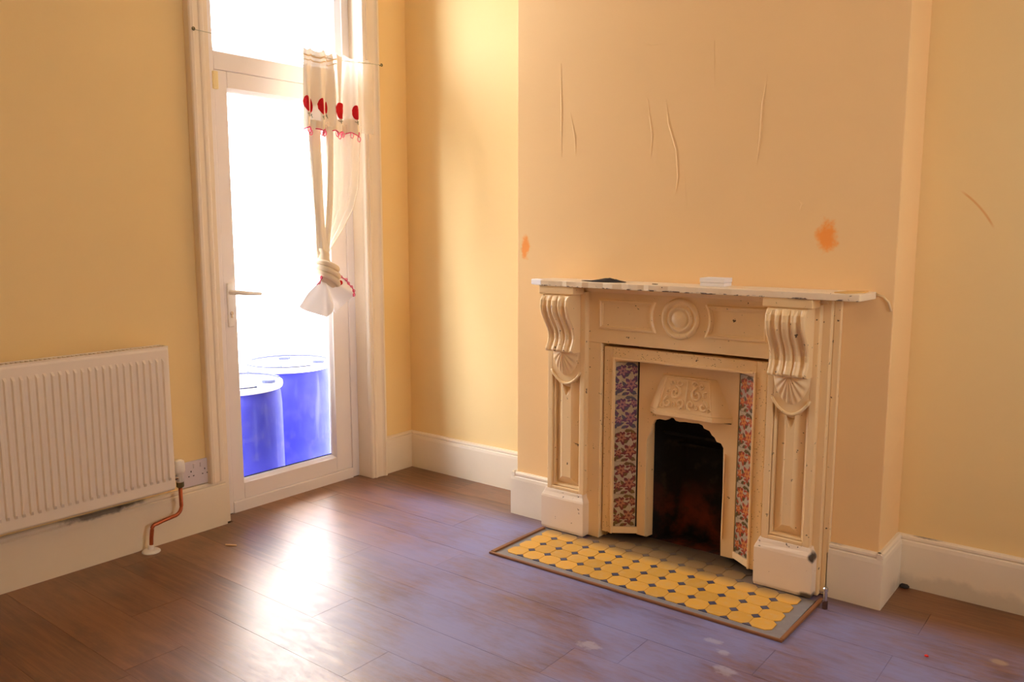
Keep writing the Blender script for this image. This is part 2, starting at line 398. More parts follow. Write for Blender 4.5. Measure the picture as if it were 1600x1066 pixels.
# window in the right-hand wall, beside the camera
wn = thing('window_2', (X1, -1.1, WZ0), 'white framed side window', None, kind='structure')
m = MB()
for a in ((WY0, WY0+.06), (-1.13, -1.07), (WY1-.06, WY1)): m.box(X1+.06, X1+.12, a[0], a[1], WZ0, WZ1)
m.box(X1+.06, X1+.12, WY0+.06, WY1-.06, WZ0, WZ0+.06); m.box(X1+.06, X1+.12, WY0+.06, WY1-.06, WZ1-.06, WZ1)
m.build('window_frame', M['upvc'], wn)
for a, b in ((WY0+.06, -1.13), (-1.07, WY1-.06)): box(X1+.088, X1+.092, a, b, WZ0+.06, WZ1-.06).build('pane', M['glass'], wn)

# baseboards: moulded top edge
def baseboard(name, p0, p1, nrm, h=.20, t=.022, label=None):
    """runs p0->p1 on the wall; nrm points into the room"""
    prof = [(0,0),(t,0),(t,h-.035),(t-.002,h-.022),(t-.006,h-.018),(t-.003,h-.012),(t-.004,h-.005),(t-.010,h),(0,h)]
    rings = []
    for p in (p0, p1): rings.append([(p[0]+nrm[0]*d, p[1]+nrm[1]*d, z) for d, z in prof])
    return struct(MB().loft(rings).build(name, M['base']), label)
baseboard('baseboard_left', (-.02, Y1), (-.02, -1.195), (1,0), .205, .022, 'cream baseboard under the radiator')
baseboard('baseboard_left_corner', (-.02, -.240), (-.02, -.0), (1,0), .2)
baseboard('baseboard_left_alcove', (.001, -.02), (.922, -.02), (0,-1), .2)
baseboard('baseboard_chimney_left', (.902, -.28), (1.13, -.28), (0,-1), .198)
baseboard('baseboard_chimney_left_side', (.922, -.30), (.922, -.04), (-1,0), .198)
baseboard('baseboard_chimney_right', (2.33, -.28), (2.515, -.28), (0,-1), .198)
baseboard('baseboard_chimney_right_side', (2.495, -.30), (2.495, -.04), (1,0), .198)
baseboard('baseboard_right_alcove', (2.497, -.02), (X1, -.02), (0,-1), .195)

# architraves and lining of the door opening
def architrave(name, yo, yi, z0, z1):
    s = 1 if yi > yo else -1; W = abs(yi-yo)
    prof = [(0,-.02),(0,.016),(.004,.022),(.016,.024),(.020,.018),(.026,.013),(W*.62,.008),(W*.68,.012),(W*.80,.013),(W*.84,.006),(W*.94,.006),(W,.0),(W,-.02)]
    struct(MB().loft([[(h, yo+s*w, z) for w, h in prof] for z in (z0, z1)]).build(name, M['trim'], bevel=.0015))
architrave('trim_1', -1.275, -1.198, .205, ZC)
architrave('trim_2', -.240, -.335, 0, ZC)
struct(MB().box(-.26, -.02, DY0-.035, DY0, 0, 2.78).box(-.10, -.02, DY1-.013, DY1, 0, 2.78).build('trim_3', M['trim'], bevel=.002))

# ------------------------------------------------------------------ glazed door and transom light
FX = -.10
d1 = thing('door_1', (FX, -.745, 0), 'white plastic-framed glazed door to the yard', None, kind='structure')
m = MB()
m.box(-.17, FX, DY0, -1.095, 0, 2.78); m.box(-.17, FX, -.377, DY1, 0, 2.78)
m.box(-.17, FX, -1.095, -.377, 1.985, 2.062); m.box(-.17, FX+.004, -1.095, -.377, -.006, .052); m.box(-.17, FX, -1.095, -.377, 2.70, 2.78)
m.build('door_frame', M['upvc'], d1, .004)
m = MB(); sx0, sx1 = -.155, FX-.006
m.box(sx0, sx1, -1.0948, -1.030, .0522, 1.9848); m.box(sx0, sx1, -.478, -.3772, .0522, 1.9848)
m.box(sx0, sx1, -1.030, -.478, .0522, .128); m.box(sx0, sx1, -1.030, -.478, 1.912, 1.9848)
m.build('door_sash', M['upvc'], d1, .004)
def bead(y0, y1, z0, z1, x, dep, wd, par, nm='glazing_bead'):
    o = [(y0,z0),(y1,z0),(y1,z1),(y0,z1)]; i = [(y0+wd,z0+wd),(y1-wd,z0+wd),(y1-wd,z1-wd),(y0+wd,z1-wd)]
    m = MB(); n = m.add([(x,a,b) for a,b in o]+[(x-dep,a,b) for a,b in i]+[(x-dep,a,b) for a,b in o])
    for k in range(4):
        j = (k+1)%4; m.face((n+k,n+j,n+4+j,n+4+k)); m.face((n+4+k,n+4+j,n+8+j,n+8+k)); m.face((n+k,n+8+k,n+8+j,n+j))
    return m.build(nm, M['upvc'], par)
bead(-1.031, -.477, .127, 1.913, sx1-.004, .026, .017, d1)
box(-.134, -.128, -1.030, -.478, .128, 1.912).build('pane', M['glass'], d1)
box(-.1315, -.1305, -1.014, -.494, .144, .149).build('glazing_gasket', M['dark'], d1)
h = box(FX-.008, FX+.004, -1.079, -1.049, .862, 1.062).build('door_handle', M['white'], d1, .005)
MB().tube([(FX, -1.064, 1.02), (FX+.045, -1.064, 1.02), (FX+.052, -1.055, 1.02), (FX+.052, -.99, 1.012), (FX+.050, -.938, 1.008)], [.011,.011,.011,.010,.008], 10).build('lever', M['white'], h, smooth=True)
m = MB(); m.lathe([(.0085,0),(.0085,.004),(.004,.005)], (FX+.003, -1.064, .925), 'x', 14); m.box(FX+.002, FX+.006, -1.068, -1.060, .905, .925); m.build('keyhole', M['chrome'], h)
m = MB(); m.box(FX-.004, FX+.012, -1.105, -1.082, 1.900, 1.975); m.build('hinge', M['yellowed'], d1, .003)['label'] = 'yellowed plastic hinge cover'
t1 = thing('window_1', (FX, -.745, 2.062), 'bright transom light above the glazed door', None, kind='structure')
bead(-1.096, -.376, 2.062, 2.70, FX-.004, .03, .02, t1)
box(-.14, -.134, -1.095, -.377, 2.062, 2.70).build('pane', M['glass'], t1)

# ------------------------------------------------------------------ yard outside
struct(box(-6.5, -.26, -5, 4, -.75, -.55).build('ground', M['yard']))
struct(box(-3.6, -3.4, -5, 4, -.55, 1.7).build('wall_yard', M['yardwall']))
def barrel(loc, r, hgt, label):
    b = thing('barrel', loc, label, 'barrel', 'blue barrels in the yard')
    pr = [(r*.93,0),(r*.965,.02),(r*.985,.10),(r*1.0,.45*hgt),(r*.985,hgt-.12),(r*.965,hgt-.06),(r*.94,hgt-.035),(r*.93,hgt-.02)]
    MB().lathe(pr, loc, 'z', 40).build('body', M['barrel'], b, smooth=True)
    pr = [(r*.93,hgt-.03),(r*1.0,hgt-.03),(r*1.01,hgt-.022),(r*1.01,hgt-.004),(r*.985,hgt+.002),(r*.95,hgt+.002),(r*.93,hgt-.012),(r*.2,hgt-.010)]
    ld = MB().lathe(pr, loc, 'z', 40).build('lid', M['lid'], b, .002)
    for a, l in ((.9, .07), (-1.0, .05), (2.6, .06)):
        cx, cy = loc[0]+r*.72*math.cos(a), loc[1]+r*.72*math.sin(a)
        MB().lathe([(.035,hgt-.012),(.035,hgt+.004),(.026,hgt+.006)], (cx, cy, loc[2]), 'z', 16).build('bung', M['bluelid'], ld)
    for lo_, hi_ in ((1.2, 3.6), (4.4, 6.2)):
        m = MB(); n_ = 16; rings = []
        for k in range(n_+1):
            a = lo_+(hi_-lo_)*k/n_
            rings.append([(loc[0]+rr*math.cos(a), loc[1]+rr*math.sin(a), loc[2]+hgt+z_) for rr, z_ in ((r*.94,-.001),(r*.985,-.001),(r*.985,.008),(r*.94,.008))])
        m.loft(rings).build('rim_band', M['bluelid'], ld)
barrel((-.838, -.222, -.55), .245, 1.075, 'blue plastic barrel with white lid standing behind the other outside the door')
barrel((-.520, -.800, -.55), .245, 1.075, 'nearer blue barrel with white lid half hidden by the door stile')

# ------------------------------------------------------------------ radiator with valve and pipe
rd = thing('radiator', (.05, -1.9, .245), 'white ribbed panel radiator mounted low on the left wall', 'radiator')
ry0, ry1, rz0, rz1, rx = -2.62, -1.476, .245, .835, .088
pitch = .0262
ys = [ry0+.004]; hs = [0]
y = ry1-.026
cols = []
while y > ry0+.03:
    cols.append(y); y -= pitch
prof = [(ry1, -.010), (ry1-.003, -.003), (ry1-.007, 0)]
for c in cols: prof += [(c+.0072, 0), (c+.0034, .0085), (c-.0034, .0085), (c-.0072, 0)]
prof += [(ry0+.007, 0), (ry0, -.010)]
m = MB(); rings = []
for z, k, edge in ((rz0, 0, -.008), (rz0+.004, 0, -.002), (rz0+.008, 0, 0), (rz0+.044, 0, 0), (rz0+.058, 1, 0), (rz1-.056, 1, 0), (rz1-.042, 0, 0), (rz1-.012, 0, 0), (rz1-.006, 0, -.002), (rz1, 0, -.009)):
    rings.append([(rx + (h*k if h > 0 else min(h, 0)) + edge, y, z) for y, h in prof])
m.loft(rings, close=False)
m.build('front_panel', M['rad'], rd, smooth=False)
m = MB(); m.box(.015, .026, ry0, ry1, rz0, rz1-.004); m.build('rear_panel', M['rad'], rd)
for a_, b_ in ((ry1-.004, ry1+.001), (ry0-.001, ry0+.004)): box(.024, rx-.006, a_, b_, rz0+.01, rz1+.002).build('side_panel', M['rad'], rd)
m = MB(); m.box(.018, .026, ry0, ry1, rz1-.006, rz1+.003); m.box(rx-.012, rx-.004, ry0, ry1, rz1-.006, rz1+.003)
yy = ry0+.01
while yy < ry1-.01:
    m.box(.026, rx-.012, yy, yy+.004, rz1-.008, rz1+.001); yy += .016
m.build('top_grille', M['rad'], rd)
vx, vy = .055, -1.440
v = MB().lathe([(.012,.262),(.015,.264),(.015,.300),(.020,.303),(.0225,.312),(.0225,.332),(.020,.350),(.012,.357)], (vx, vy, 0), 'z', 18).build('valve', M['white'], rd, smooth=True)
MB().tube([(vx, vy, .285), (vx, -1.478, .285)], .011, 10).build('tailpiece', M['chrome'], v)
m = MB(); m.lathe([(.013,.240),(.015,.242),(.015,.262),(.012,.264)], (vx, vy, 0), 'z', 6); m.build('compression_nut', M['hook'], v)
path = [(vx,vy,.25),(vx,vy,.16)]
for k in range(1,7):
    a = k/6*PI/2; path.append((vx, vy-.035+.035*math.cos(a), .16-.035*math.sin(a)))
path += [(vx-.003,-1.52,.118),(vx-.005,-1.545,.112)]
for k in range(1,6):
    a = k/5*PI/2; path.append((vx-.006, -1.550-.018*math.sin(a), .094+.018*math.cos(a)))
path += [(vx-.008,-1.572,.06),(vx-.010,-1.575,0.002)]
pp = MB().tube(path, .0078, 10).build('supply_pipe', M['copper'], rd, smooth=True); pp['label'] = 'stained copper supply pipe'
MB().lathe([(.036,0),(.036,.004),(.028,.010),(.013,.013),(.011,.028),(.008,.030)], (vx-.010,-1.575,.0005), 'z', 20).build('floor_collar', M['white'], pp)

# double wall socket
so = thing('wall_socket', (-.02,-1.325,.207), 'white double wall socket half hidden behind the radiator valve', 'socket')
box(-.020, -.008, -1.398, -1.252, .2085, .318).build('faceplate', M['socket'], so, .003)
for yc in (-1.352, -1.288):
    if yc == -1.288: yy = -1.288
    for dy, dz, w_, h_ in ((0,.012,.004,.007), (-.011,-.008,.006,.004), (.011,-.008,.006,.004)):
        box(-.0085, -.0074, yc+dy-w_/2, yc+dy+w_/2, .262+dz-h_/2, .262+dz+h_/2).build('pin_hole', M['dark'], so)
for yc in (-1.336, -1.304): box(-.009, -.0045, yc-.0055, yc+.0055, .287, .306).build('switch', M['socket'], so, .001)

# ------------------------------------------------------------------ net curtain on a wire
wr = thing('curtain_wire', (.018,-.75,2.10), 'thin curtain wire stretched across the top of the door opening', 'wire')
MB().tube([(.022,-1.262,2.102),(.030,-1.0,2.094),(.032,-.75,2.090),(.032,-.5,2.094),(.030,-.237,2.112)], .0016, 6).build('wire', M['wire'], wr)
for y_, z_ in ((-1.262,2.102),(-.237,2.112)):
    m = MB(); m.tube([(.0,y_,z_),(.030,y_,z_)], .003, 8); m.tube([(.030+.0*a, y_+.006*math.cos(a), z_+.006*math.sin(a)) for a in [k*2*PI/10 for k in range(11)]], .0022, 6); m.build('hook', M['hook'], wr)
cu = thing('net_curtain', (.035,-.55,.9), 'white voile curtain with red embroidered roses knotted at the bottom', 'curtain')
def vy(u, v): return (-.728 - .028*v) + u*(.435 + .022*v + .0*v)
def vx_(u, v):
    a = (.010 + .024*v)*(1 - max(0, min(1, (u-.72)/.12)))
    ph = 2*PI*(4.6*u + .18*math.sin(5*u)); a *= 1-.88*math.exp(-((u-.485)/.075)**2)-.75*math.exp(-((u-.665)/.04)**2); return .040 + a*(math.sin(ph) + .35*math.sin(2*ph+.7)) + .012*v*(1-u) - .012*u
def hem(u):
    return 1.742 + .020*abs(math.sin(PI*u*8.2+.4)) if u < .76 else 1.742 + .026
def V(u, v):
    top = 2.116 - .006*math.sin(40*u); z = top + (hem(u)-top)*v
    return (vx_(u, v), vy(u, v), z)
m = MB(); NU, NV = 120, 26; n0 = m.add([V(.76*i/NU, j/NV) for j in range(NV+1) for i in range(NU+1)])
for j in range(NV):
    for i in range(NU):
        u_ = .76*(i+.5)/NU; v_ = (j+.5)/NV
        m.cur = 1 if (.40 < u_-.06*v_ < .455 or .54-.05*v_ < u_ < .76) and v_ < .80 else 0
        a = n0+j*(NU+1)+i; m.face((a, a+1, a+NU+2, a+NU+1))
m.build('valance', [M['voile'], M['thinvoile']], cu, smooth=True)
m = MB(); m.grid(lambda u, v: V(.76+u*.24, v), 24, 24); m.build('plain_valance', M['sheer'], cu, smooth=True)
# gathered heading bands
for v0, v1 in ((.075,.095), (.135,.15)):
    m = MB(); m.grid(lambda u, v: tuple(a+b for a, b in zip(V(u*.44, v0+(v1-v0)*v), (.006,0,0))), 60, 2); m.build('heading_tape', M['tape'], cu, smooth=True)
def on_val(y, z, d=.005):
    u = (y + .728 + .028*.7)/(.435+.022*.7); u = max(0, min(1, u)); v = (2.116-z)/(2.116-hem(u))
    for _ in range(3): u = (y + .728 + .028*v)/(.435+.022*v)
    return (vx_(u, v)+d, y, z)
for yc, zc, ry, rz in ((-.738,1.866,.010,.036),(-.679,1.868,.006,.034),(-.650,1.862,.015,.038),(-.585,1.868,.004,.028),(-.521,1.858,.040,.038),(-.431,1.858,.018,.035)):
    m = MB(); n = 22; c = m.add([on_val(yc, zc)]); rgs = []
    for f_ in (.5, 1.0):
        rgs.append(m.add([on_val(yc+ry*f_*math.cos(2*PI*k/n)*(1+.03*math.sin(9*k)), zc+rz*f_*math.sin(2*PI*k/n)) for k in range(n)]))
    for k in range(n):
        j = (k+1)%n; m.face((c, rgs[0]+k, rgs[0]+j)); m.face((rgs[0]+k, rgs[1]+k, rgs[1]+j, rgs[0]+j))
    m.build('embroidered_rose', M['rose'], cu, smooth=True)
    m = MB(); m.tube([on_val(yc, zc-rz-.002), on_val(yc+.003, zc-rz-.022)], .0015, 5); m.tube([on_val(yc-ry*.5, zc-rz-.008), on_val(yc, zc-rz-.014), on_val(yc+ry*.5, zc-rz-.006)], .0013, 5); m.build('embroidered_stem', M['stem'], cu)
m = MB(); m.tube([tuple(a+b for a, b in zip(V(u*.76/150, 1.0), (.003,0,0))) for u in range(151)], .0030, 5)
for k in range(13):
    u = (k+.5)/13*.75; p = V(u, 1.0); m.tube([(p[0]+.004, p[1]+.010*math.cos(a), p[2]-.012+.013*math.sin(a)) for a in [q*2*PI/8 for q in range(9)]], .0022, 5)
m.build('scalloped_trim', M['pink'], cu)
# gathered drop: two folded strands and a sheer side
def strand(path, name, mat, nf, amp):
    m = MB(); rings = []
    for (yc, z, hw, hd) in path:
        rings.append([(.040 + hd*math.sin(a)*(1+amp*math.sin(nf*a+z*9)), yc + hw*math.cos(a)*(1+amp*.6*math.sin(nf*a+z*9)), z) for a in [2*PI*k/36 for k in range(36)]])
    m.loft(rings); return m.build(name, mat, cu, smooth=True)
strand([(-.675,1.80,.034,.010),(-.672,1.60,.030,.011),(-.668,1.45,.026,.011),(-.662,1.32,.024,.013),(-.656,1.22,.028,.018),(-.652,1.14,.026,.022)], 'drop_fold', M['lightvoile'], 5, .25)
strand([(-.585,1.78,.020,.008),(-.590,1.60,.018,.008),(-.598,1.45,.017,.008),(-.612,1.32,.016,.009),(-.628,1.22,.016,.012),(-.640,1.15,.014,.014)], 'drop_fold', M['lightvoile'], 5, .25)
def sheer(u, v):
    z = 1.80 + (1.16-1.80)*v
    def lerp(t): 
        for (a, p), (b, q) in zip(t, t[1:]):
            if v <= b: return p+(q-p)*(v-a)/(b-a)
        return t[-1][1]
    Lf = lerp([(0,-.735),(.5,-.70),(.8,-.69),(1,-.665)]); Rt = lerp([(0,-.385),(.45,-.41),(.62,-.445),(.78,-.515),(.9,-.58),(1,-.635)])
    return (.022 + .010*math.sin(2*PI*5*u+1), Lf+(Rt-Lf)*u, z)
m = MB(); m.grid(sheer, 60, 30); m.build('sheer_drop', M['sheer'], cu, smooth=True)
m = MB(); m.tube([sheer(1, k/24) for k in range(25)], .0022, 5); m.build('drop_hem', M['voile'], cu)
m = MB(); m.tube([(.03,-.745,1.33),(.035,-.735,1.28),(.04,-.715,1.22),(.045,-.68,1.15)], [.004,.006,.008,.010], 8); m.build('loose_fold', M['sheer'], cu, smooth=True)
# knot
rings = []
KN = ((1.195,-.655,.024,.020),(1.172,-.655,.023,.024),(1.155,-.655,.030,.032),(1.138,-.655,.044,.044),(1.118,-.653,.053,.050),(1.096,-.650,.056,.052),(1.074,-.646,.054,.050),(1.054,-.640,.046,.042),(1.038,-.636,.030,.028))
for i_, (z, yc, hw, hd) in enumerate(KN):
    rg = []
    for k in range(56):
        a = 2*PI*k/56; wv = 1+.10*math.sin(z*95+2.0*a)+.05*math.sin(3*a+z*60)
        rg.append((.058 + hd*math.sin(a)*wv, yc + hw*math.cos(a)*wv, z - .016*math.cos(a)))
    rings.append(rg)
def lerp_rings(rr, n):
    out = []
    for a, b in zip(rr, rr[1:]):
        for q in range(n): out.append([tuple(x+(y-x)*q/n for x, y in zip(p1, p2)) for p1, p2 in zip(a, b)])
    return out+[rr[-1]]
m = MB(); m.loft(rings); m.build('knot', M['voile'], cu, smooth=True)
# the cloth wound round the knot
for z_, r_, tl in ((1.128,.054,.030),(1.098,.058,.038),(1.068,.056,.044)):
    m = MB(); m.tube([(.060+(r_)*math.sin(a), -.650+r_*math.cos(a), z_-tl*math.cos(a)*.8) for a in [-.5+k*(PI+1.0)/20 for k in range(21)]], [.004+.010*math.sin(PI*k/20) for k in range(21)], 8); m.build('wrap_fold', M['voile'], cu, smooth=True)
bnd = [(-.690,1.085),(-.730,1.045),(-.765,.995),(-.795,.944),(-.745,.922),(-.700,.900),(-.662,.884),(-.640,.905),(-.612,.962),(-.594,.925),(-.572,.892),(-.545,.925),(-.515,.975),(-.500,1.015),(-.520,1.055),(-.570,1.085)]
def tail(u, v):
    s_ = u*(len(bnd)-1); i = min(int(s_), len(bnd)-2); f_ = s_-i
    by = bnd[i][0]+(bnd[i+1][0]-bnd[i][0])*f_; bz = bnd[i][1]+(bnd[i+1][1]-bnd[i][1])*f_
    return (.050 + .034*math.sin(5.2*PI*u+.6)*v + .010*math.sin(13*PI*u)*v*v, -.650+(by+.650)*v, 1.075+(bz-1.075)*v)
m = MB(); m.grid(tail, 96, 16); m.build('knotted_tail', M['lining'], cu, smooth=True)
def trim_run(u0, u1, nl):
    m = MB(); m.tube([tuple(a+b for a, b in zip(tail(u0+(u1-u0)*k/30, 1.0), (.003,0,0))) for k in range(31)], .0028, 5)
    for k in range(nl):
        p = tail(u0+(u1-u0)*(k+.5)/nl, 1.0); m.tube([(p[0]+.004, p[1]+.007*math.cos(a), p[2]+.007*math.sin(a)) for a in [q*2*PI/8 for q in range(9)]], .002, 5)
    m.build('scalloped_trim', M['pink'], cu)
trim_run(.80, .98, 6); trim_run(.0, .07, 2)
m = MB(); m.lathe([(.012,0),(.010,.004),(.002,.006)], (.090,-.588,1.046), 'x', 14); m.build('embroidered_rose', M['rose'], cu, smooth=True)

# ------------------------------------------------------------------ hearth
HZ = .004
he = thing('hearth', (1.74,-.48,0), 'tiled hearth of ochre octagons and small dark squares edged in brown wood', 'hearth')
MB().box(1.150, 2.320, -.728, -.37, .0005, HZ).box(1.36, 2.09, -.37, -.19, .0005, HZ).build('cement_bed', M['mortar'], he)
px, py = .0787, .0785; ox, oy = 1.2175, -.6530; dg = .0172; gp = .0007
def octo():
    hx, hy = px/2-gp, py/2-gp; c = dg
    top = [(hx-c,-hy),(hx,-hy+c),(hx,hy-c),(hx-c,hy),(-hx+c,hy),(-hx,hy-c),(-hx,-hy+c),(-hx+c,-hy)]
    m = MB(); n = m.add([(x*1.0,y*1.0,0) for x,y in top]+[(x,y,.0026) for x,y in top]+[(x*.97,y*.97,.0032) for x,y in top])
    for a in (0, 8):
        for k in range(8): j=(k+1)%8; m.face((n+a+k,n+a+j,n+a+8+j,n+a+8+k))
    m.face(range(n+16,n+24)); return m.mesh('tile', M['ytile'])
def diam(half=False):
    c = dg-gp*1.2; q = [(c,0),(0,c),(-c,0),(0,-c)] if not half else [(c,0),(0,c),(-c,0)]
    m = MB(); k = len(q); n = m.add([(x,y,0) for x,y in q]+[(x,y,.0031) for x,y in q])
    for i in range(k): j=(i+1)%k; m.face((n+i,n+j,n+k+j,n+k+i))
    m.face(range(n+k,n+2*k)); return m.mesh('inset_tile', M['dot'])
OM, DM, HM = octo(), diam(), diam(True)
def put(me, name, x, y, par):
    o = bpy.data.objects.new(name, me); COL.objects.link(o); o.parent = par; L = wloc(par)
    o.location = (x-L.x, y-L.y, HZ-L.z + R_.uniform(-.0003,.0003)); o.rotation_euler = (R_.uniform(-.004,.004), R_.uniform(-.004,.004), 0)
for j in range(6):
    for i in range(14):
        x, y = ox+i*px, oy+j*py
        if y > -.36 and not (1.375 < x-.03 and x+.03 < 2.085): continue
        if y > -.30 and not (1.52 < x-.03 and x+.03 < 1.97): continue
        put(OM, 'tile', x, y, he)
for j in range(-1, 5):
    for i in range(13):
        x, y = ox+(i+.5)*px, oy+(j+.5)*py
        if y > -.36 and not (1.40 < x < 2.06): continue
        put(HM if j == -1 else DM, 'inset_tile', x, y, he)
m = MB(); m.prism([(1.136,-.742),(2.334,-.732),(2.334,-.722),(1.136,-.729)], 'xy', 0, .009); m.build('edging_strip', M['edging'], he, .002)
m = MB(); m.prism([(1.136,-.729),(1.154,-.729),(1.154,-.378),(1.138,-.378)], 'xy', 0, .011); m.build('edging_strip', M['edging'], he, .002)
m = MB(); m.prism([(2.322,-.722),(2.335,-.722),(2.340,-.34),(2.326,-.34)], 'xy', 0, .009); m.build('edging_strip', M['edging'], he, .002)

# ------------------------------------------------------------------ fireplace surround
fs = thing('fireplace_surround', (1.73,-.33,0), 'cream painted wooden fireplace surround with carved corbels and chipped mantel shelf', 'mantelpiece')
YB, YP = -.330, -.360
# shelf, its left front corner broken off, edge nibbled
rs = random.Random(3)
front = []
x = 1.175
while x < 2.425:
    front.append((x, -.447 + rs.choice((0,0,0,.002,.004,.006)))); x += rs.uniform(.02,.05)
poly = [(1.118,-.281),(1.112,-.40),(1.122,-.425),(1.15,-.436)] + front + [(2.432,-.447),(2.440,-.281)]
m = MB(); m.prism(poly, 'xy', 1.069, 1.093)
m.build('mantel_shelf', M['shelf'], fs, .003)
m = MB(); m.prism([(1.110,-.385),(1.112,-.432),(1.150,-.441),(1.175,-.4485),(1.172,-.42),(1.14,-.40)], 'xy', 1.072, 1.0945); m.build('broken_corner', M['chipwhite'], fs, .004)['label'] = 'broken white corner of the shelf'
m = MB(); m.prism([(2.345,-.425),(2.385,-.438),(2.428,-.37),(2.42,-.30),(2.36,-.33)], 'xy', 1.0925, 1.0965); m.build('bare_wood_patch', M['tan'], fs, .0015)['label'] = 'bare tan patch at the shelf end'
m = MB(); m.tube([(2.440,-.284,1.085),(2.462,-.283,1.078),(2.480,-.283,1.06),(2.490,-.283,1.03)], .004, 6); m.build('filler_bead', M['surround'], fs, smooth=True)
# bed mould under the shelf, frieze board, jambs, stepped back boards
m = MB(); m.loft([[(x_,-.28,1.045),(x_,-.334,1.045),(x_,-.338,1.05),(x_,-.352,1.062),(x_,-.358,1.069),(x_,-.28,1.069)] for x_ in (1.14,2.30)]); m.build('bed_mould', M['surround'], fs)
m = MB(); m.box(1.335, 2.115, YB, -.282, .838, 1.05); m.box(1.335, 1.396, YB, -.282, 0.0045, .838); m.box(2.099, 2.115, YB, -.282, .0045, .838); m.build('frieze_board', M['surround'], fs, .003)
m = MB()
m.box(2.283, 2.312, -.328, -.281, .0045, 1.069); m.box(2.312, 2.336, -.302, -.281, .0045, 1.069); m.build('back_board', M['surround'], fs, .003)
box(1.118, 1.152, -.305, -.281, .0005, 1.069).build('back_board', M['surround'], fs, .003)
# moulded frames on the frieze
def moulding(path, prof, name, par, mat):
    """closed path in xz, mitred profile (offset inwards, height towards the room)"""
    n = len(path); rings = []
    for i in range(n):
        p0, p1, p2 = Vector(path[i-1]), Vector(path[i]), Vector(path[(i+1)%n])
        a = (p1-p0).normalized(); b = (p2-p1).normalized(); na = Vector((-a.y,a.x)); nb = Vector((-b.y,b.x)); mm = (na+nb)
        mm = mm/(max(.35, mm.dot(na)))
        rings.append([(p1.x+mm.x*o, YB-hh, p1.y+mm.y*o) for o, hh in prof])
    rings.append(rings[0])
    return MB().loft(rings, cap=False).build(name, mat, par, smooth=False)
mp = [(0,-.004),(0,.003),(.004,.008),(.009,.009),(.013,.004),(.018,.0035),(.020,-.004)]
RC = (1.750, .960)
def arcside(sgn):
    out = []
    for k in range(7):
        a = (-1+2*k/6)*.52; out.append((RC[0]+sgn*.118*math.cos(a), RC[1]+.118*math.sin(a)))
    return out
A = arcside(-1); za, zb = A[0][1], A[-1][1]
moulding([(1.385,.895)]+[(A[0][0],.895)]+A+[(A[-1][0],1.020),(1.385,1.020)], mp, 'panel_moulding', fs, M['surround'])
A = arcside(1)
moulding([(2.095,1.020),(A[-1][0],1.020)]+A[::-1]+[(A[0][0],.895),(2.095,.895)], mp, 'panel_moulding', fs, M['surround'])
for sx in (1.665, 1.835):
    m = MB(); m.loft([[(sx+.0, YB-.001+.002, RC[1]+.001)]*1+[(sx-.014,YB+.001,RC[1]-.012),(sx+.014,YB+.001,RC[1]-.012),(sx+.014,YB+.001,RC[1]+.014)]]*1, cap=False) if False else None
MB().lathe([(.080,-.004),(.080,.004),(.074,.011),(.066,.012),(.060,.006),(.052,.006),(.048,.013),(.041,.014),(.036,.008),(.028,.014),(.016,.019),(.003,.021)], (RC[0],YB,RC[1]), 'y', 40).build('roundel', M['surround'], fs, smooth=True)
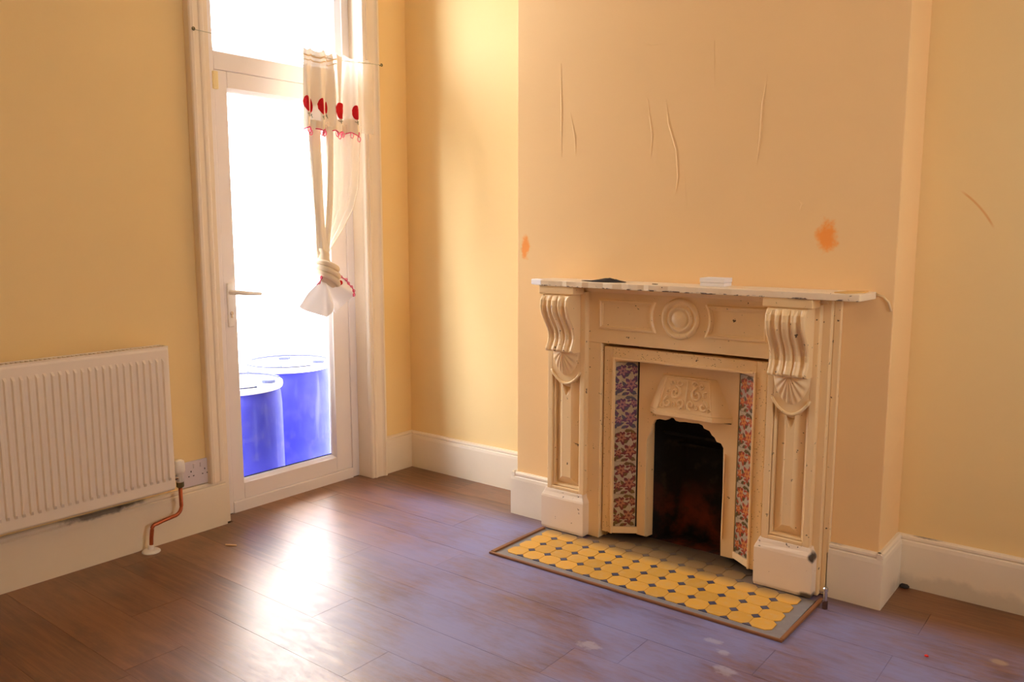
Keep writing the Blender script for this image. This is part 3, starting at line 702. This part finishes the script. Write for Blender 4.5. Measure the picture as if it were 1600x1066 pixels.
def pilaster(x0, x1, px0, px1, seed):
    rr = random.Random(seed); xc = (x0+x1)/2
    # plinth block with worn, chipped top edge
    m = MB(); rings = []
    for z, ins in ((.0075,.003),(.02,.0),(.150,.0),(.158,.002),(.172,.010),(.186,.014)):
        rings.append([(px0+ins+rr.uniform(-.0015,.0015),-.281,z),(px0+ins+rr.uniform(-.001,.001),-.374+ins+rr.uniform(-.001,.001),z),(xc,-.375+ins,z+rr.uniform(-.003,.003) if .02<z<.18 else z),(px1-ins,-.374+ins+rr.uniform(-.001,.001),z),(px1-ins,-.281,z)])
    m.loft(rings); m.build('plinth_block', M['plinth'], fs, .002)
    # shaft: stiles, rail and head with a U-shaped bite, round a sunk panel
    zl, zh, zd = .200, .705, .650; sl, sr = x0+.024, x1-.024
    arc = [(sl+(sr-sl)*k/10, zh-(zh-zd)*math.sin(PI*k/10)**.75) for k in range(11)]
    m = MB(); m.box(x0, x1, -.335, -.282, .186, 1.045)
    m.box(x0, sl, YP, -.335, .186, 1.045); m.box(sr, x1, YP, -.335, .186, 1.045); m.box(sl, sr, YP, -.335, .186, zl)
    m.prism(arc+[(sr,1.045),(sl,1.045)], 'xz', YP, -.335); m.build('pilaster', M['surround'], fs, .0025)
    # moulding that follows the sunk panel and its raised field
    out = [(sl,zl),(sr,zl)]+arc[::-1]
    def inset(d):
        c = ((sl+sr)/2); res = []
        for u, v in out: res.append((c+(u-c)*(1-2*d/(sr-sl)), (v+d) if v == zl else v-d))
        return res
    m = MB()
    m.loft([[(u,-.350 if k == 1 else y_,v) for u, v in inset(d)] for k, (d, y_) in enumerate(((0,-.338),(.003,-.352),(.010,-.346),(.0125,-.336)))], cap=False)
    m.build('panel_moulding', M['surround'], fs)
    m = MB(); m.loft([[(u,y_,v) for u, v in inset(d)] for d, y_ in ((.014,-.3345),(.017,-.3365),(.046,-.3525),(.0475,-.3535))]); m.build('raised_panel', M['surround'], fs)
    m = MB(); m.tube([(sl-.004+(sr-sl+.008)*k/16, YP-.002, zh+.006-(zh-zd)*math.sin(PI*k/16)**.8) for k in range(17)], .0055, 8); m.build('arc_moulding', M['surround'], fs, smooth=True)
    # corbel: fluted S-scroll
    w_ = .138; c0 = xc-w_/2
    prof = [(1.040,.060),(1.030,.080),(1.012,.092),(.990,.095),(.965,.090),(.940,.078),(.915,.060),(.892,.045),(.870,.037),(.850,.036),(.832,.042),(.818,.050),(.806,.056),(.798,.054),(.794,.040)]
    fl_ = [(0,0),(.05,.004),(.10,.002),(.14,-.004),(.22,-.004),(.27,.003),(.31,.005),(.35,.003),(.39,-.003),(.43,.004),(.47,.006),(.53,.006),(.57,.004),(.61,-.003),(.65,.003),(.69,.005),(.73,.003),(.78,-.004),(.86,-.004),(.90,.002),(.95,.004),(1,0)]
    m = MB(); rings = []
    for k, (z, d) in enumerate(prof):
        fk = 1.25 if 1 < k < len(prof)-2 else .4
        rings.append([(c0+u*w_, YP-d-h*fk, z) for u, h in fl_]+[(c0+w_,YP+.002,z),(c0,YP+.002,z)])
    m.loft(rings); m.build('corbel', M['surround'], fs, .001, seg=1)
    m = MB(); m.loft([[(xc-a, YP+.002, z),(xc-a, YP-b, z),(xc+a, YP-b, z),(xc+a, YP+.002, z)] for z, a, b in ((1.036,.082,.075),(1.040,.085,.079),(1.062,.085,.079),(1.069,.083,.077))]); m.build('corbel_cap', M['surround'], fs, .002)
    # fan shell under the corbel
    def shell(u, v):
        a = PI*u; r = v; ww = .066; hh = .108
        bul = .026*(1-r**2.2)+.004; flute = .003*math.cos(2*PI*9*u)*min(1, r*1.6)*(1 if r < .97 else .5)
        return (xc+ww*r*math.cos(a)*(1-.22*math.sin(a)**2), YP-bul-flute*(1-.3*r) if r < .985 else YP+.001, .797-hh*r*math.sin(a)**.9)
    m = MB(); m.grid(shell, 72, 14); m.build('shell', M['surround'], fs, smooth=True)
pilaster(1.150, 1.337, 1.128, 1.346, 1)
pilaster(2.110, 2.284, 2.090, 2.304, 2)

# ------------------------------------------------------------------ cast-iron tiled insert
fi = thing('fireplace_insert', (1.747,-.28,.0), 'cream painted cast iron fireplace insert with floral tiled cheeks and hood', 'fireplace')
ix0, ix1, iz0, iz1 = 1.402, 2.092, .032, .824; YI = -.314
m = MB(); bw = .040
m.box(ix0, ix0+bw, YI, -.285, iz0, iz1); m.box(ix1-bw, ix1, YI, -.285, iz0, iz1); m.box(ix0+bw, ix1-bw, YI, -.285, iz1-bw-.004, iz1); m.build('outer_frame', M['iron'], fi, .003)
m = MB(); b_ = .010
m.box(ix0+bw, ix0+bw+b_, YI-.005, -.295, iz0, iz1-bw); m.box(ix1-bw-b_, ix1-bw, YI-.005, -.295, iz0, iz1-bw); m.box(ix0+bw+b_, ix1-bw-b_, YI-.005, -.295, iz1-bw-b_, iz1-bw); m.build('inner_bead', M['ironplain'], fi, .003)
ax, bx_, ya, yb = 1.450, 1.537, -.306, -.246
def cheek(p, q, variant):
    P, Q = Vector((p[0],p[1],0)), Vector((q[0],q[1],0)); d = (Q-P); Lc = d.length; d.normalize()
    nrm = Vector((d.y, -d.x, 0)); 
    if nrm.y > 0: nrm = -nrm
    def at(s_, h, z): return P + d*s_ + nrm*h + Vector((0,0,z))
    def slab(m, s0, s1, h0, h1, z0, z1):
        n = m.add([at(s,h,z) for z in (z0,z1) for s,h in ((s0,h0),(s1,h0),(s1,h1),(s0,h1))])
        for f_ in ((0,1,2,3),(4,5,6,7),(0,1,5,4),(1,2,6,5),(2,3,7,6),(3,0,4,7)): m.face([n+i for i in f_])
    m = MB(); slab(m, 0, Lc, -.018, -.0065, iz0, iz1-bw-.004); slab(m, 0, Lc, -.0065, .003, iz0, iz0+.028); slab(m, 0, Lc, -.0065, .002, iz1-bw-.022, iz1-bw-.004)
    m.build('cheek_plate', M['ironplain'], fi, .002)
    m = MB(); slab(m, Lc-.0125, Lc-.0015, -.006, -.0035, iz0+.029, iz1-bw-.023); m.build('tile_gap', M['dark'], fi)
    z0, z1 = iz0+.029, iz1-bw-.023; th = (z1-z0)/5; tw = Lc-.013
    def tile_mesh(cols):
        # glazed tile with its floral print as raised glaze outlines
        rr = random.Random(5); m = MB(); m.box(-tw/2, tw/2, -.0035, .003, -th/2+.0006, th/2-.0006)
        def blob(cx, cz, pts, mi, lift):
            pts = [(max(-tw/2+.001, min(tw/2-.001, cx+a)), max(-th/2+.001, min(th/2-.001, cz+b))) for a, b in pts]
            m.cur = mi; n = m.add([(a, -.0035-lift, b) for a, b in pts]); m.face(range(n, n+len(pts))); m.cur = 0
        def flower(cx, cz, r, mi, rot, petals=5, lift=.0003):
            blob(cx, cz, [(r*(.72+.28*math.cos(petals*a+rot))*math.cos(a), r*(.72+.28*math.cos(petals*a+rot))*math.sin(a)) for a in [2*PI*k/25 for k in range(25)]], mi, lift)
        def leaf(cx, cz, L_, W_, ang, mi, lift=.0002):
            q = [(-L_,0),(-L_*.4,W_),(L_*.3,W_*.8),(L_,0),(L_*.3,-W_*.8),(-L_*.4,-W_)]
            blob(cx, cz, [(a*math.cos(ang)-b*math.sin(ang), a*math.sin(ang)+b*math.cos(ang)) for a, b in q], mi, lift)
        for cx, cz, L_, W_, an in ((-.035,.045,.015,.006,.5),(.035,.055,.014,.006,2.2),(.045,.0,.013,.006,1.3),(-.045,-.005,.013,.005,1.8),(-.030,-.050,.016,.006,.3),(.03,-.055,.014,.006,2.7),(.005,.02,.012,.005,.9),(-.01,-.022,.012,.005,2.2),(.012,.062,.012,.005,.1),(-.048,-.06,.01,.005,1.2),(.05,.03,.01,.004,.2),(-.005,-.062,.012,.005,.4)):
            leaf(cx*tw/.106, cz, L_*1.35, W_*1.5, an, 3)
        for cx, cz, r, ro in ((-.018,.030,.031,.3),(.022,-.024,.034,1.2),(-.032,-.034,.021,.1),(.036,.038,.020,2.)):
            flower(cx*tw/.106, cz, r, 1, ro, 5, .0003); flower(cx*tw/.106, cz+.003, r*.68, 2, ro+1, 6, .0004); flower(cx*tw/.106, cz+.003, r*.22, 1, 0, 5, .0005)
        for k in range(12): leaf(rr.uniform(-.045,.045)*tw/.106, rr.uniform(-.062,.062), .010, .005, rr.uniform(0,3), 1, .00025)
        return m.mesh('tile', [M['tcream'], M[cols[0]], M[cols[1]], M[cols[2]]])
    pal = {'left': [('tb1','tb2','tbl')]*3 + [('tp1','tp2','tpl')]*2, 'right': [('to1','to2','tol')]*5}[variant]
    cache = {}
    ang = math.atan2(d.y, d.x) if variant == 'left' else math.atan2(-d.y, -d.x)
    for k in range(5):
        if pal[k] not in cache: cache[pal[k]] = tile_mesh(pal[k])
        o = bpy.data.objects.new('tile', cache[pal[k]]); COL.objects.link(o); o.parent = fi
        c = at(Lc/2-.0055, -.003, z0+th*(k+.5)); o.location = c - wloc(fi); o.rotation_euler = (0, 0, ang)
cheek((ax, ya), (bx_, yb), 'left'); cheek((2*1.747-ax, ya), (2*1.747-bx_, yb), 'right')
# centre plate with the ragged cusped arch
cx0, cx1 = 1.532, 1.962
op = [(1.572,iz0-.004),(1.570,.20),(1.572,.44),(1.580,.462),(1.590,.475),(1.596,.505),(1.608,.530),(1.628,.537),(1.655,.536),(1.668,.541),(1.676,.549),(1.690,.550),(1.700,.540),(1.716,.538),(1.740,.541),(1.770,.541),(1.800,.543),(1.816,.538),(1.822,.527),(1.846,.520),(1.856,.505),(1.868,.497),(1.876,.482),(1.895,.478),(1.905,.462),(1.908,.30),(1.906,.10),(1.908,iz0-.004)]
m = MB(); m.prism([(cx0,iz0-.004)]+op+[(cx1,iz0-.004),(cx1,iz1-bw-.004),(cx0,iz1-bw-.004)], 'xz', -.250, -.232); m.build('centre_plate', M['ironplain'], fi, .002)
m = MB(); m.prism([(1.560,-.231),(1.570,-.231),(1.576,-.19),(1.566,-.19)], 'xy', .02, .50); m.build('arch_return', M['ironplain'], fi, .001); m = MB(); m.prism([(1.910,-.231),(1.92,-.231),(1.92,-.19),(1.905,-.19)], 'xy', .02, .48); m.build('arch_return', M['ironplain'], fi, .001)
m = MB(); m.tube([(1.914,-.253,.10),(1.914,-.254,.30),(1.914,-.253,.44)], .003, 6); m.build('edge_bead', M['ironplain'], fi)
# hood
hb, ht = .585, .724
def hp(x_, z_, d=0):
    f_ = (z_-hb)/(ht-hb); return (x_, -.288+.026*f_-d, z_)
m = MB()
rb = [(1.582,-.249),(1.632,-.288),(1.872,-.288),(1.942,-.249)]; rt = [(1.640,-.249),(1.662,-.262),(1.850,-.262),(1.874,-.249)]
m.loft([[(x_,y_,hb-.022) for x_, y_ in rb], [(x_,y_,hb-.003) for x_, y_ in rb], [(x_+.002*(1 if x_ < 1.7 else -1),y_+.003,hb-.001) for x_, y_ in rb], [(x_,y_,hb) for x_, y_ in rb], [(x_,y_,ht) for x_, y_ in rt]])
hd = m.build('hood', M['ironplain'], fi, .002)
m = MB(); m.box(1.590, 1.935, -.2525, -.249, hb-.0255, hb-.0225); m.build('plate_seam', M['dark'], fi)
# scroll relief on the hood
def spiral(cx, cz, r0, turns, sgn, ph):
    pts = []
    for k in range(22):
        a = ph+sgn*turns*2*PI*k/21; r = r0*(1-.85*k/21); pts.append(hp(1.755+(cx+r*math.cos(a)-1.757)*.80, cz+r*math.sin(a)*.9, .002))
    return pts
m = MB()
for s_ in (-1, 1):
    m.tube(spiral(1.757+s_*.058, .660, .030, 1.3, s_, PI/2), .0056, 6); m.tube(spiral(1.757+s_*.096, .618, .024, 1.2, -s_, PI/2), .0052, 6)
    m.tube(spiral(1.757+s_*.030, .620, .022, 1.1, -s_, -PI/2), .005, 6); m.tube(spiral(1.757+s_*.040, .700, .014, 1., s_, 0), .004, 6); m.tube(spiral(1.757+s_*.078, .695, .013, 1., -s_, 0), .004, 6); m.tube(spiral(1.757+s_*.125, .605, .012, 1., s_, 0), .0035, 6); m.tube(spiral(1.757+s_*.100, .662, .014, .9, s_, 1), .004, 6); m.tube(spiral(1.757+s_*.062, .612, .012, 1., s_, 2), .0035, 6)
m.tube([hp(1.757,z,.002) for z in (.60,.64,.68,.71)], .003, 6)
m.build('scroll_relief', M['ironplain'], hd, smooth=True)
m = MB(); m.tube([hp(1.638,hb+.006,.001),hp(1.667,ht-.006,.001),hp(1.846,ht-.006,.001),hp(1.866,hb+.006,.001)], .003, 6); m.build('hood_bead', M['ironplain'], hd)
# firebox
m = MB()
pl = [(1.566,-.19),(1.660,-.06),(1.830,-.06),(1.915,-.19)]
m.loft([[(x_,y_,z) for x_, y_ in pl] for z in (.004,.60)], close=False)
m.loft([[(x_+dx,y_+.02,z) for x_, y_ in pl for dx in (0,)] for z in (.004,.60)], close=False)
m.prism(pl, 'xy', .60, .62); m.build('firebox', M['soot'], fi)
box(1.50, 1.99, -.189, -.06, .0005, .0042).build('firebox_floor', M['soot'], fi)
m = MB(); m.box(1.64, 1.85, -.10, -.085, .40, .412); m.box(1.60, 1.88, -.16, -.148, .455, .467); m.build('grate_bar', M['soot'], fi)

# ------------------------------------------------------------------ small things
gs = thing('gas_pipe', (2.362,-.402,0), 'short chrome capped gas pipe standing in the floor beside the hearth', 'pipe')
MB().lathe([(.0095,.0),(.0095,.028),(.008,.03)], (2.362,-.402,.0005), 'z', 14).build('coupling', M['rustpipe'], gs)
MB().lathe([(.0075,.028),(.0075,.062),(.009,.064),(.009,.074),(.006,.077)], (2.362,-.402,0), 'z', 14).build('cap', M['chrome'], gs, smooth=False)
MB().tube([(2.362,-.402,.062),(2.342,-.404,.058)], .0045, 8).build('side_screw', M['chrome'], gs)
m = MB(); ST = 1.0935
def cl(f_, zf):
    out = []
    for k in range(28):
        a = 2*PI*k/28; cx_ = math.cos(a); sx_ = math.sin(a)
        x_ = 1.437 + .104*cx_*(.25+.75*f_) + .030*(1-f_); y_ = -.385 + .040*sx_*abs(sx_)**.25*f_*(1+.10*math.sin(3*a))
        pk = max(0, 1-abs((x_-1.462)/.105)); out.append((x_, y_, ST + .001 + zf*pk*(1+.10*math.sin(5*a+f_*4))))
    return out
m.loft([cl(1.0,0),cl(.96,.004),cl(.62,.008),cl(.30,.012),cl(.04,.014)])
tag(m.build('black_cloth', M['blackcloth'], smooth=False), 'small crumpled black cloth lying on the left of the mantel shelf', 'cloth')
bxn = thing('box', (1.90,-.35,ST), 'flat white card box lying on the mantel shelf right of centre', 'box')
def rbox(w_, d_, z0, z1, ang, c):
    p = [(-w_/2,-d_/2),(w_/2,-d_/2),(w_/2,d_/2),(-w_/2,d_/2)]
    return MB().prism([(c[0]+a*math.cos(ang)-b*math.sin(ang), c[1]+a*math.sin(ang)+b*math.cos(ang)) for a, b in p], 'xy', z0, z1)
rbox(.092, .072, ST, ST+.013, .02, (1.896,-.345)).build('tray', M['card'], bxn, .001)
rbox(.095, .075, ST+.0138, ST+.030, .02, (1.896,-.345)).build('lid', M['card'], bxn, .0015)
m = MB(); m.prism([(1.668,-.41),(1.684,-.415),(1.69,-.405),(1.676,-.40)], 'xy', ST, ST+.002); tag(m.build('paint_flake', M['blackcloth']), 'tiny dark flake on the mantel shelf between cloth and box', 'debris')
m = MB(); m.prism([(.215,-1.345),(.222,-1.350),(.262,-1.325),(.258,-1.320)], 'xy', .0003, .004); tag(m.build('wood_splinter', M['splinter']), 'pale wood splinter on the floor near the door', 'debris')
m = MB(); m.lathe([(.006,0),(.0065,.002),(.004,.004)], (2.713,-.538,.0003), 'z', 9); tag(m.build('red_scrap', M['red']), 'tiny red scrap on the floor before the right alcove', 'debris')
m = MB(); m.lathe([(.016,0),(.017,.006),(.010,.012)], (2.535,-.045,.0003), 'z', 9); tag(m.build('coal_lump', M['blackcloth']), 'small black lump on the floor in the corner of the right alcove', 'debris')
# unseen pendant, added to go with the warm fill light
pn = thing('fill_pendant', (2.2,-2.9,2.85), 'added unseen pendant for the warm fill light', 'lamp')
MB().tube([(2.2,-2.9,2.85),(2.2,-2.9,2.56)], .004, 6).build('cord', M['white'], pn)
MB().lathe([(.05,2.82),(.05,2.85)], (2.2,-2.9,0), 'z', 16).build('ceiling_rose', M['white'], pn)
MB().lathe([(.018,2.50),(.02,2.56)], (2.2,-2.9,0), 'z', 12).build('bulb_holder', M['white'], pn)
